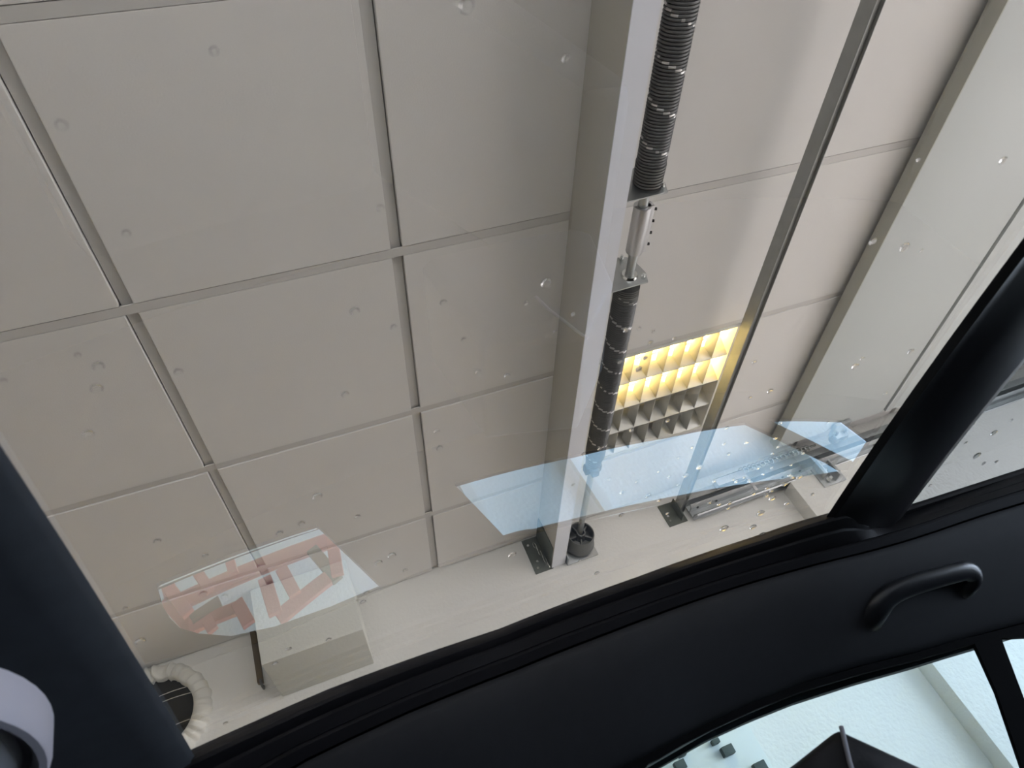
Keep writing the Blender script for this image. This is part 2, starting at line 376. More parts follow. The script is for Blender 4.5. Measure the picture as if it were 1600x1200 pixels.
# cable drum at the wall and its end plate
dr = obj('cable_drum', MB().lathe_x([(2.652, 0.0135), (2.652, 0.020), (2.700, 0.022), (2.706, 0.050), (2.662, 0.053), (2.660, 0.057), (2.668, 0.060), (2.720, 0.060), (2.732, 0.064), (2.736, 0.066), (2.742, 0.066), (2.742, 0.0135)], AY, AZ - 0.01, 36, closed=True), M['cast'], t, smooth=30)
sp = MB()
for k in range(5):
    a = 2 * PI * k / 5; c = Vector((0, math.cos(a), math.sin(a)))
    sp.bar(Vector((2.69, AY, AZ - 0.01)) + c * 0.018, Vector((2.69, AY, AZ - 0.01)) + c * 0.056, 0.007, 0.03)
obj('drum_spoke', sp, M['cast'], dr)
obj('end_plate', MB().box(WX - 0.012, WX - 0.006, -0.965, -0.815, 2.565, 2.70).box(2.715, WX - 0.006, -0.819, -0.815, 2.565, 2.70), M['steel'], t, bevel=0.001)

# ------------------------------------------------------------------ cross strut under the lamp
t = thing('cross_strut', 'weathered galvanised channel strut crossing below the right end of the lamp', 'strut', (WX, -1.41, 2.63))
prof = [(-1.405, 2.664), (-1.405, 2.621), (-1.406, 2.619), (-1.408, 2.619), (-1.4082, 2.628), (-1.431, 2.628), (-1.4312, 2.619), (-1.433, 2.619), (-1.434, 2.621), (-1.434, 2.664)]
obj('channel', MB().prism(prof, 'x', -1.6, WX - 0.006), M['strut'], t, smooth=20)
b_ = obj('end_bracket', MB().box(WX - 0.005, WX, -1.43, -1.335, 2.575, 2.69).box(2.73, WX, -1.404, -1.400, 2.585, 2.68), M['darksteel'], t, bevel=0.001)
for y, z in ((-1.35, 2.60), (-1.352, 2.625)):
    obj('bolt', MB().cyl((WX - 0.011, y, z), (WX - 0.005, y, z), 0.006, 6), M['zinc'], b_)

# ------------------------------------------------------------------ luminaire in the ceiling
LX0, LX1, LY0, LY1 = RX(2) + 0.014, RX(3) - 0.014, CY(4) + 0.016, CY(3) - 0.016
t = thing('ceiling_lamp', 'square recessed louvre lamp with two lit yellow tubes and two dark ones', 'ceiling lamp', ((LX0 + LX1) / 2, (LY0 + LY1) / 2, H))
TZ = H + 0.085
mb = MB().box(LX0, LX0 + 0.006, LY0, LY1, H - 0.004, TZ).box(LX1 - 0.006, LX1, LY0, LY1, H - 0.004, TZ).box(LX0, LX1, LY0, LY0 + 0.022, H - 0.004, TZ).box(LX0, LX1, LY1 - 0.012, LY1, H - 0.004, TZ).box(LX0, LX1, LY0, LY1, TZ - 0.002, TZ + 0.003)
obj('lamp_housing', mb, M['lampbody'], t, smooth=0)
RW = (LX1 - LX0 - 0.012) / 4
for i in range(5):                                  # parabolic walls between the rows
    x = LX0 + 0.006 + RW * i; hw = 0.034
    l_ = hw if i > 0 else 0; r_ = hw if i < 4 else 0
    prof = [(x - (0.002 if i > 0 else 0), H), (x + (0.002 if i < 4 else 0), H), (x + r_ * 0.50, H + 0.026), (x + r_ * 1.1 + 0.0001, H + 0.066), (x - l_ * 1.1 - 0.0001, H + 0.066), (x - l_ * 0.50, H + 0.026)]
    obj('row_reflector', MB().prism(prof, 'y', LY0 + 0.022, LY1 - 0.012), M['louvre'], t, smooth=40)
NB = 8; pitch = (LY1 - LY0 - 0.034) / NB
for i in range(4):
    xa = LX0 + 0.006 + RW * i; xb = xa + RW
    for k in range(1, NB):
        y = LY0 + 0.022 + pitch * k
        prof = [(y - 0.0008, H + 0.001), (y + 0.0008, H + 0.001), (y + 0.012, H + 0.045), (y - 0.012, H + 0.045)]
        obj('louvre_blade', MB().prism(prof, 'x', xa + 0.002, xb - 0.002), M['louvre'], t, smooth=0)
    xm = (xa + xb) / 2
    tb = obj('tube', MB().cyl((xm, LY0 + 0.024, H + 0.062), (xm, LY1 - 0.014, H + 0.062), 0.013, 14), M['tube_on'] if i < 2 else M['tube_off'], t)
    tb['label'] = 'lit yellow fluorescent tube' if i < 2 else 'unlit fluorescent tube'

# unseen twin added further forward, all four tubes lit, to brighten wall and floor
LAMP = t
t2 = thing('ceiling_lamp', 'added louvre lamp with all tubes lit, unseen, brightening the front wall and floor', 'ceiling lamp', LAMP.location + Vector((0, 2.5, 0)))
lit = [c for c in LAMP.children if c.name.startswith('tube')]
for c in list(LAMP.children):
    d = c.copy(); COL.objects.link(d); d.parent = t2
    if c in lit[2:]: d.data = lit[0].data; d.location.x += (lit.index(c)) * RW; d['label'] = 'lit yellow fluorescent tube'

# ------------------------------------------------------------------ garage door, open overhead
t = thing('garage_door', 'white sectional garage door lying open under the ceiling', 'garage door', (2.6, -1.93, 2.685))
DX0, DX1 = -2.2, 2.60
def section(y0, y1):
    # underside with a shallow step a third of the way, top flat
    zb = 2.685; ys = y0 + (y1 - y0) * 0.48
    return MB().prism([(y0, zb), (ys + 0.012, zb), (ys - 0.004, zb + 0.004), (y1 + 0.006, zb + 0.004), (y1, zb + 0.012), (y1, zb + 0.045), (y0, zb + 0.045)], 'x', DX0, DX1)
for y0, y1 in ((-1.934, -2.572), (-2.584, -3.22), (-3.232, -3.87), (-3.88, -4.3)):
    obj('door_section', section(y0, y1), M['door'], t, smooth=20)
obj('joint_strip', MB().box(DX0, DX1, -2.584, -2.572, 2.70, 2.725), M['rubber'], t)
obj('end_profile', MB().box(DX0, DX1 + 0.004, -1.936, -1.930, 2.682, 2.734), M['dooredge'], t, bevel=0.0015)
b_ = obj('roller_bracket', MB().box(2.55, 2.64, -2.34, -2.25, 2.668, 2.684).box(2.62, 2.626, -2.33, -2.26, 2.640, 2.684), M['steel'], t, bevel=0.001)
for y in (-2.272, -2.322):
    obj('roller', MB().lathe_x([(2.632, 0.006), (2.632, 0.021), (2.640, 0.024), (2.648, 0.019), (2.656, 0.024), (2.664, 0.021), (2.664, 0.006)], y, 2.66, 20, closed=True).cyl((2.60, y, 2.66), (2.68, y, 2.66), 0.006, 10), M['nylon'], b_)

# ------------------------------------------------------------------ door track along the wall
t = thing('door_track', 'galvanised door track along the right wall with a coil bumper', 'door track', (2.72, -1.4, 2.60))
prof = [(2.70, 2.608), (2.706, 2.612), (2.712, 2.606), (2.718, 2.600), (2.752, 2.600), (2.752, 2.566), (2.722, 2.560), (2.706, 2.552), (2.700, 2.546), (2.697, 2.552), (2.704, 2.558), (2.720, 2.566), (2.748, 2.571), (2.748, 2.596), (2.716, 2.596), (2.708, 2.602)]
obj('lower_rail', MB().prism(prof, 'y', -1.445, -4.35), M['steel'], t, smooth=25)
obj('upper_rail', MB().prism([(2.70, 2.666), (2.704, 2.666), (2.704, 2.634), (2.752, 2.634), (2.752, 2.630), (2.697, 2.630), (2.697, 2.650)], 'y', -1.445, -4.35), M['steel'], t, smooth=25)
obj('track_web', MB().box(2.752, 2.756, -1.445, -4.35, 2.556, 2.672), M['steel'], t)
h_ = obj('bumper_holder', MB().box(2.66, 2.70, -1.755, -1.60, 2.632, 2.668).box(2.662, 2.668, -1.76, -1.745, 2.55, 2.64), M['alu'], t, bevel=0.002)
co = MB(); n = 24 * 17
co.tube([(2.672 + 0.0135 * math.cos(2 * PI * i / 24), -1.745 - 0.40 * i / n, 2.672 + 0.0135 * math.sin(2 * PI * i / 24)) for i in range(n + 1)], 0.0026, 6)
obj('bumper_spring', co, M['steel'], t, smooth=60)
obj('bumper_rod', MB().cyl((2.672, -1.60, 2.672), (2.672, -2.18, 2.672), 0.005, 10), M['darksteel'], t)
for y in (-1.48, -1.58, -1.95, -2.05, -2.5, -2.9):
    obj('track_screw', MB().cyl((2.722, y, 2.592), (2.722, y, 2.5975), 0.006, 8), M['screw'], t)
b_ = obj('track_bracket', MB().box(2.682, 2.69, -2.20, -2.075, 2.46, 2.565).box(2.63, 2.69, -2.155, -2.145, 2.47, 2.56).box(2.63, 2.69, -2.10, -2.094, 2.50, 2.575).box(2.64, 2.69, -2.20, -2.09, 2.545, 2.551), M['steel'], t, bevel=0.001)
for y, z in ((-2.13, 2.535), (-2.175, 2.50), (-2.115, 2.485)):
    obj('bolt', MB().cyl((2.655, y, z), (2.684, y, z), 0.008, 6).cyl((2.672, y, z), (2.678, y, z), 0.014, 14), M['zinc'], b_)

# ------------------------------------------------------------------ things on the right wall
t = obj('boxed_casing', MB().box(2.45, WX, 0.07, 0.425, 2.458, H - 0.0005), M['box'], bevel=0.004)
tag(t, 'white roughcast box casing in the angle of wall and ceiling', 'box casing')
t = thing('wall_batten', 'narrow brown batten with a dark hook beside the white box casing', 'batten', (WX, 0.49, 2.6))
obj('strip', MB().box(WX - 0.022, WX, 0.482, 0.503, 2.535, H - 0.002), M['wood'], t, bevel=0.001)
obj('hook', MB().tube([(WX - 0.022, 0.49, 2.545), (WX - 0.035, 0.488, 2.53), (WX - 0.035, 0.484, 2.512), (WX - 0.022, 0.482, 2.507), (WX - 0.014, 0.484, 2.52)], 0.005, 8), M['cast'], t)

t = thing('wall_vent', 'round vent hole with a crumpled white collar beside the dark roof trim', 'vent', (WX, 0.865, 2.555))
cy, cz = 0.865, 2.555; rnd = [random.uniform(-1, 1) for _ in range(88)]
mb = MB(); NS = 264; sec = [(0.0, 0.192), (0.018, 0.190), (0.034, 0.176), (0.040, 0.158), (0.036, 0.142), (0.024, 0.132), (0.004, 0.129)]
rows = []
for i in range(NS):
    a = 2 * PI * i / NS; u = i / NS * 88; j = int(u); fr = u - j; fr = fr * fr * (3 - 2 * fr)
    w_ = rnd[j % 88] * (1 - fr) + rnd[(j + 1) % 88] * fr
    rows.append([(WX - d * (1 + 0.32 * w_) , cy + (r + 0.006 * w_ * (1 if r > 0.15 else 0.4)) * math.cos(a), cz + (r + 0.006 * w_) * math.sin(a)) for d, r in sec])
rows.append(rows[0])
obj('collar', mb.loft(rows), M['sleeve'], t, smooth=60)
obj('hole_shade_disc', MB().lathe_x([(WX - 0.0015, 0.001), (WX - 0.0015, 0.134), (WX, 0.134), (WX, 0.001)], cy, cz, 48, closed=True), M['hole'], t)  # flat dark disc on the wall, painted shade for the duct's depth
for z0, bow in ((0.058, 0.01), (0.030, 0.012), (-0.066, 0.004), (-0.104, 0.004)):
    hw = math.sqrt(0.128 ** 2 - z0 ** 2)
    obj('wire', MB().tube([(WX - 0.006 - 0.004 * (1 - q * q), cy + q * hw, cz + z0 + bow * (1 - q * q) - 0.012 * q) for q in [-1 + i / 5 for i in range(11)]], 0.0016, 6), M['wire'], t)

# white board with dark pegs, seen through the side window
t = thing('peg_board', 'white board with small dark square pegs against the wall beyond the side window', 'board', (2.70, -0.86, 1.0))
obj('board_panel', MB().box(2.700, 2.725, -1.150, -0.55, 0.9, 2.0), M['board'], t, bevel=0.003)
obj('stand', MB().box(2.725, 2.765, -1.10, -1.06, 0.0, 1.95).box(2.725, 2.765, -0.64, -0.60, 0.0, 1.95), M['board'], t)
for (y, z, a, b) in ((-0.988, 1.735, .020, .012), (-0.998, 1.713, .028, .017), (-1.023, 1.672, .044, .032), (-0.886, 1.738, .020, .011), (-0.865, 1.722, .027, .018), (-0.840, 1.692, .040, .030), (-1.100, 1.585, .045, .034), (-0.93, 1.60, .045, .034)):
    obj('peg', MB().box(2.670, 2.700, y - a / 2, y + a / 2, z - b / 2, z + b / 2), M['peg'], t, bevel=0.003)

# red slatted rack standing by the wall (seen mirrored in the roof glass)
t = thing('slatted_rack', 'red rack of crossed wooden slats standing by the wall, mirrored in the roof glass', 'rack', (2.55, 0.2, 0))
RS = [((.451, .244), (.419, .356), .037, 0, 'red'), ((.433, .379), (.272, .406), .04, .03, 'red'), ((.421, .363), (.324, .356), .04, .03, 'brown'),
      ((.362, .231), (.340, .323), .032, 0, 'red'), ((.257, .248), (.259, .309), .03, 0, 'red'), ((.276, .403), (.263, .492), .04, .0, 'red'),
      ((.175, .377), (.18, .504), .043, 0, 'red'), ((.18, .504), (-.03, .455), .047, .03, 'red'), ((-.069, .35), (-.04, .484), .04, 0, 'red'),
      ((.004, .337), (-.036, .481), .04, .03, 'brown'), ((.46, .27), (-.085, .328), .055, .045, 'red'), ((.117, .363), (.105, .47), .04, .015, 'red'), ((.479, .237), (.421, .398), .04, .045, 'red'), ((.374, .407), (.366, .449), .033, .0, 'red'),
      ((.46, .0), (.46, .27), .04, .045, 'red'), ((-.085, .0), (-.085, .36), .04, .045, 'red')]
for (a, b, w_, dx, c) in RS:
    obj('slat', MB().bar((2.53 + dx, a[0], a[1]), (2.53 + dx, b[0], b[1]), w_, 0.018), M[c], t, smooth=0, bevel=0.002)

# ------------------------------------------------------------------ the car round the camera
CAR = thing('car', 'black trimmed car interior with a wide glass roof, seen from its seat', 'car', (0.37, -0.3, 0))
def surf(x, y): return 1.70 - .06 * (x - .37) ** 2 - .15 * (y + .2) ** 2
def rear(x, y): return 1.670 + .05 * (y + .7) - .06 * (x - .37) ** 2
def roof(x, y): return surf(x, y) if y > -0.69 else rear(x, y)
def glass(name, fn, x0, x1, y0, y1, mi_, mo_, label):
    nx, ny = 24, 20; mb = MB()
    def grid(dz):
        return [[(x0 + (x1 - x0) * i / nx, y0 + (y1 - y0) * j / ny, fn(x0 + (x1 - x0) * i / nx, y0 + (y1 - y0) * j / ny) + dz) for i in range(nx + 1)] for j in range(ny + 1)]
    lo, hi = grid(0.0), grid(0.005)
    mb.loft(lo, 0); mb.loft(hi, 1)
    for A_, B_ in ((lo[0], hi[0]), (lo[-1], hi[-1]), ([r[0] for r in lo], [r[0] for r in hi]), ([r[-1] for r in lo], [r[-1] for r in hi])):
        mb.loft([A_, B_], 1)
    o = obj(name, mb, [mi_, mo_], CAR, fix=False, smooth=60); o['label'] = label
    return o
glass('roof_glass', surf, -0.20, 0.915, -0.70, 0.30, M['roof_in'], M['roof_out'], 'large tinted front roof pane')
glass('rear_roof_glass', rear, -0.20, 0.955, -1.45, -0.705, M['rear_in'], M['roof_out'], 'second roof pane behind the cross bar')

TILT = 0.8           # the door glass leans out towards the belt line
def lerp(tab, y):
    if y >= tab[0][0]: return tab[0][1]
    for (a, va), (b, vb) in zip(tab, tab[1:]):
        if y >= b: return va + (vb - va) * (a - y) / (a - b)
    return tab[-1][1]
XE = [(0.62, .80), (0.23, .829), (0.158, .836), (0.077, .841), (-.025, .855), (-.137, .871), (-.247, .868), (-.342, .866), (-.439, .858), (-.517, .851), (-.59, .839), (-.645, .835), (-.74, .915), (-.88, .906), (-1.03, .90), (-1.6, .86)]
XS = [(0.62, .80), (0.23, .829), (0.077, .842), (-.14, .866), (-.35, .866), (-.6, .862), (-.8, .868), (-1.0, .87), (-1.6, .85)]
WT = [(0.60, 1.36), (0.30, 1.40), (0.20, 1.44), (0.12, 1.476), (0.0, 1.490), (-.28, 1.494), (-.374, 1.501), (-.446, 1.501), (-.519, 1.498), (-.623, 1.488), (-.717, 1.476), (-.784, 1.469), (-.894, 1.456), (-1.3, 1.41), (-1.6, 1.36)]
stations = [0.62 - 0.02 * i for i in range(113)]
def rail_pt(y, s, off=0.0):
    """point on the side headliner: s=0 at the glass edge, 1 at the window top; off pushes it into the cabin"""
    xe = lerp(XS, y); f = min(1, max(0, (-.5 - y) / .4)); f = f * f * (3 - 2 * f)
    ze = surf(xe, y) * (1 - f) + rear(xe, y) * f - 0.008; zt = lerp(WT, y); xt = 1.0 + TILT * max(0, 1.49 - zt)
    k = max(0.0, 1 - s / 0.13); xl = lerp(XE, y); lip = Vector((xl - xe, 0, roof(xl, y) - 0.008 - ze)) * k      # only the lip follows the cut-out
    d = Vector((xt - xe, 0, zt - ze)); n = Vector((d.z, 0, -d.x)).normalized()      # towards the cabin
    return Vector((xe, y, ze)) + lip + d * s + n * (off + 0.012 * math.sin(PI * min(1, max(0, s))))
def band(secs, closed=True):
    return [[tuple(rail_pt(y, s, o)) for s, o in secs] for y in stations]
# inner headliner of the side rail, thick enough to stand alone
obj('side_headliner', MB().loft(band([(0.225, -0.004), (0.235, 0.0), (0.26, 0.003), (0.4, 0.004), (0.55, 0.003), (0.75, 0.0), (0.90, -0.001), (0.965, -0.004), (0.985, -0.014), (0.95, -0.026), (0.6, -0.03), (0.3, -0.03)]), close_rows=True), M['head'], CAR, smooth=50)
obj('glass_seal', MB().loft(band([(0.0, 0.004), (0.012, 0.007), (0.05, 0.004), (0.06, 0.0015), (0.07, 0.004), (0.13, 0.003), (0.138, 0.0), (0.15, 0.003), (0.205, 0.001), (0.215, -0.006), (0.2, -0.022), (0.0, -0.022)]), close_rows=True), M['satin'], CAR, smooth=40)
obj('window_seal', MB().loft(band([(0.975, -0.012), (0.985, -0.004), (1.0, -0.003), (1.02, -0.006), (1.045, -0.012), (1.055, -0.022), (1.02, -0.03), (0.98, -0.03)]), close_rows=True), M['seal'], CAR, smooth=40)
# outer skin of the roof rail
def skin(y):
    zt = lerp(WT, y)
    return [(0.905, y, roof(0.905, y) + 0.004), (0.95, y, roof(0.95, y) + 0.004), (1.01, y, 1.60 - 0.06 * (y + .3) ** 2), (1.045, y, zt + 0.045), (1.05, y, zt - 0.005), (1.035, y, zt - 0.005), (1.03, y, zt + 0.03), (0.99, y, 1.59 - 0.06 * (y + .3) ** 2), (0.94, y, roof(0.94, y) - 0.012), (0.905, y, roof(0.905, y) - 0.004)]
obj('roof_rail_skin', MB().loft([skin(y) for y in stations], close_rows=True), M['satin'], CAR, smooth=40)

# cross bar between the two panes
rows = []
for i in range(33):
    x = -0.22 + 1.12 * i / 32; yl = -0.652 + 0.058 * (x - 0.36); yr = -0.795 + 0.055 * (x - 0.6)
    zg = 1.70 - .06 * (x - .37) ** 2 - .15 * (.25) ** 2
    zb = lambda y: roof(x, y) - 0.003
    rows.append([(x, yl + 0.004, zb(yl)), (x, yl, zb(yl) - 0.009), (x, yl * .9 + yr * .1, zg - 0.032), (x, yl * .72 + yr * .28, zg - 0.041), (x, yl * .45 + yr * .55, zg - 0.044), (x, yl * .22 + yr * .78, zg - 0.044), (x, yl * .06 + yr * .94, zg - 0.038), (x, yr, zg - 0.028), (x, yr - 0.002, min(zb(yr), zg - 0.014))])
cbm = MB().loft(rows, close_rows=True)
obj('cross_bar', cbm, M['bar'], CAR, smooth=50)

# front header of the roof
rows = []
for i in range(29):
    x = -0.30 + 1.30 * i / 28; y0 = 0.1745 + 0.098 * (x - 0.321)
    z0 = surf(x, y0)
    rows.append([(x, y0 + 0.006, z0 - 0.001), (x, y0, z0 - 0.006), (x, y0 + 0.004, z0 - 0.014), (x, y0 + 0.03, z0 - 0.022), (x, y0 + 0.12, z0 - 0.038), (x, y0 + 0.26, z0 - 0.066), (x, y0 + 0.42, z0 - 0.115), (x, y0 + 0.44, z0 - 0.105), (x, y0 + 0.40, z0 - 0.075), (x, y0 + 0.2, z0 - 0.012), (x, y0 + 0.11, z0 - 0.004)])
hd = obj('front_header', MB().loft(rows, close_rows=True), M['navy'], CAR, smooth=50)
# reading lamp in the header
lc = Vector((0.545, 0.320, 0)); lz = surf(0.53, 0.33) - 0.050
def ell(rx, ry, z, n=40, ro=0.35):
    return [(lc.x + rx * math.cos(2 * PI * i / n) * math.cos(ro) - ry * math.sin(2 * PI * i / n) * math.sin(ro), lc.y + rx * math.cos(2 * PI * i / n) * math.sin(ro) + ry * math.sin(2 * PI * i / n) * math.cos(ro), z) for i in range(n)]
rl = obj('reading_lamp', MB().loft([ell(.118, .074, lz + 0.02), ell(.118, .074, lz - 0.004), ell(.114, .071, lz - 0.012), ell(.108, .066, lz - 0.013), ell(.105, .063, lz - 0.006), ell(.103, .061, lz - 0.002), ell(.04, .02, lz - 0.002)], close_rows=True), M['lampgrey'], CAR, smooth=50)
rl['label'] = 'oval grey reading lamp'
obj('lamp_lens', MB().loft([ell(.098, .056, lz), ell(.095, .053, lz - 0.009), ell(.06, .03, lz - 0.015), ell(.01, .004, lz - 0.015)], close_rows=True), M['lens'], rl, smooth=50)

# grab handle
hp = [(0.965, -0.6557, 1.5362, 0.0190), (0.950, -0.6555, 1.5396, 0.0205), (0.936, -0.6621, 1.5437, 0.0195), (0.926, -0.6771, 1.5484, 0.0170), (0.920, -0.6958, 1.5496, 0.0155), (0.917, -0.7240, 1.5478, 0.0148), (0.916, -0.7560, 1.5445, 0.0142), (0.917, -0.7893, 1.5409, 0.0140), (0.920, -0.8110, 1.5386, 0.0142), (0.927, -0.8239, 1.5331, 0.0142), (0.938, -0.8257, 1.5264, 0.0138), (0.952, -0.8220, 1.5231, 0.0132), (0.968, -0.8202, 1.5232, 0.0125)]
def smoothpath(P, n=6):
    out = []
    for i in range(len(P) - 1):
        p0, p1, p2, p3 = P[max(i - 1, 0)], P[i], P[i + 1], P[min(i + 2, len(P) - 1)]
        for k in range(n):
            t_ = k / n; out.append(tuple(0.5 * (2 * b + (c - a) * t_ + (2 * a - 5 * b + 4 * c - d) * t_ * t_ + (3 * b - a - 3 * c + d) * t_ ** 3) for a, b, c, d in zip(p0, p1, p2, p3)))
    out.append(tuple(P[-1])); return out
sp_ = smoothpath(hp)
gh = obj('grab_handle', MB().tube([p[:3] for p in sp_], [p[3] for p in sp_], 18, flat=((-0.75, 0, -0.65), 0.72)), M['plastic'], CAR, smooth=70)

# side wall of the cabin with its windows
FW = [(.286, 1.110), (.276, 1.19), (.262, 1.255), (.246, 1.31), (.219, 1.360), (.175, 1.420), (.116, 1.459), (.04, 1.482), (-.034, 1.489), (.004, 1.194)]
RWN = [(-.242, 1.240), (-.473, 1.257), (-.66, 1.242), (-.850, 1.204), (-.836, 1.40), (-.822, 1.463), (-.717, 1.474), (-.623, 1.486), (-.519, 1.496), (-.446, 1.499), (-.374, 1.499), (-.323, 1.497), (-.290, 1.494), (-.275, 1.494), (-.266, 1.489), (-.252, 1.485), (-.2295, 1.484)]
QW = [(-.905, 1.190), (-1.06, 1.175), (-.94, 1.438), (-.872, 1.455)]
outer = [(1.25, 1.0), (-1.9, 1.0), (-1.9, 1.30), (-1.6, 1.365), (-1.3, 1.415), (-.894, 1.462), (-.784, 1.476), (-.717, 1.482), (-.623, 1.494), (-.519, 1.504), (-.446, 1.507), (-.374, 1.507), (-.28, 1.503), (0.0, 1.496), (0.12, 1.484), (0.20, 1.45), (0.30, 1.41), (0.60, 1.38), (1.25, 1.10)]
def lean(o, sgn=1):
    for v in o.data.vertices: v.co.x += sgn * TILT * (1.49 - v.co.z)
    return o
lean(holed('right_cabin_side', outer, [FW, RWN, QW], 1.004, 0.008, M['cabin'], CAR))
for nm, poly in (('front_side_window', FW), ('rear_side_window', RWN), ('quarter_window', QW)):
    cy_ = sum(p[0] for p in poly) / len(poly); cz_ = sum(p[1] for p in poly) / len(poly)
    big = [(cy_ + (p[0] - cy_) * 1.03, cz_ + (p[1] - cz_) * 1.05) for p in poly]
    lean(holed(nm, big, [], 1.013, 0.004, M['frontside' if nm[0] == 'f' else 'side'], CAR))
def leanx(z): return 1.0 + TILT * (1.49 - z)
obj('belt_trim', MB().bar((leanx(1.19) - .002, .006, 1.192), (leanx(1.11) - .002, .284, 1.108), 0.007, 0.004, up=(1, 0, 0)), M['chrome'], CAR)
obj('right_door_panel', MB().box(leanx(1.0) - 0.004, leanx(1.0) + 0.03, -1.9, 1.25, 0.30, 1.01), M['cabin'], CAR)
LW = [(0.75, 1.05), (0.70, 1.18), (0.30, 1.42), (-.03, 1.49), (-1.0, 1.46), (-1.15, 1.05)]
lean(holed('left_cabin_side', outer, [LW], -0.262, 0.010, M['cabin'], CAR), -1)
lean(holed('left_side_window', [(y, z) for y, z in LW], [], -0.272, 0.004, M['privacy'], CAR), -1)
obj('left_door_panel', MB().box(-0.70, -0.655, -1.9, 1.25, 0.30, 1.01), M['cabin'], CAR)
obj('left_headliner', MB().loft([[(-0.12, y, roof(-.12, y) - 0.004), (-0.19, y, roof(-.2, y) - 0.03), (-0.268, y, lerp(WT, y) - 0.0), (-0.275, y, lerp(WT, y) + 0.03), (-0.25, y, roof(-.2, y) - 0.005)] for y in stations], close_rows=True), M['head'], CAR, smooth=50)
obj('cabin_floor', MB().box(-0.68, 1.41, -1.9, 1.25, 0.28, 0.32), M['cabin'], CAR)
obj('dashboard', MB().box(-0.60, 1.35, 0.80, 1.25, 0.34, 1.0), M['cabin'], CAR, bevel=0.03)
ws = MB().add([(-0.27, 0.62, 1.545), (1.01, 0.62, 1.50), (1.05, 1.25, 1.02), (-0.31, 1.25, 1.02), (-0.27, 0.623, 1.550), (1.01, 0.623, 1.505), (1.05, 1.255, 1.025), (-0.31, 1.255, 1.025)], [(0, 1, 2, 3), (7, 6, 5, 4), (0, 4, 5, 1), (1, 5, 6, 2), (2, 6, 7, 3), (3, 7, 4, 0)])
obj('windscreen', ws, M['privacy'], CAR, smooth=0)
obj('rear_header', MB().box(-0.25, 1.0, -1.62, -1.43, 1.56, 1.60), M['head'], CAR, bevel=0.012)
obj('tail_panel', MB().box(-0.68, 1.41, -1.94, -1.88, 0.30, 1.02), M['cabin'], CAR, bevel=0.01)

# front passenger seat: cushion, backrest and the head restraint whose corner shows
st = obj('seat', MB().box(0.46, 0.96, -0.35, 0.20, 0.36, 0.66), M['leather'], CAR, bevel=0.05)
obj('backrest', MB().add([(0.47, -0.34, 0.60), (0.95, -0.34, 0.60), (0.91, -0.50, 1.14), (0.51, -0.50, 1.14), (0.47, -0.46, 0.60), (0.95, -0.46, 0.60), (0.91, -0.58, 1.14), (0.51, -0.58, 1.14)], [(0, 1, 2, 3), (7, 6, 5, 4), (0, 4, 5, 1), (1, 5, 6, 2), (2, 6, 7, 3), (3, 7, 4, 0)]), M['leather'], st, bevel=0.03)
# head restraint: a padded block whose near upper corner rises into the picture
def V(*a): return Vector(a)
ap = V(0.715, -0.384, 1.413)                         # the corner
hx = [ap, V(0.715, -0.285, 1.3985), V(0.715, -0.478, 1.340)]
hb = MB()
def hr(inset, xx):
    return [V(xx, -0.384, 1.413 - inset), V(xx, -0.25 - inset * .6, 1.385 - inset * .6), V(xx, -0.24 - inset * .6, 1.20), V(xx, -0.50 + inset, 1.20), V(xx, -0.475 + inset, 1.315)]
hb.loft([hr(0.03, 0.700), hr(0.0, 0.715), hr(0.0, 0.90), hr(0.03, 0.93)], close_rows=True)
hrst = obj('head_restraint', hb, M['leather'], CAR, bevel=0.006, smooth=50)
hrst['label'] = 'black leather head restraint with a stitched seam'
obj('seam', MB().tube([(0.711, -0.386, 1.4135), (0.708, -0.378, 1.400), (0.700, -0.367, 1.385), (0.698, -0.357, 1.36), (0.698, -0.352, 1.33)], 0.0022, 8), M['stitch'], hrst)

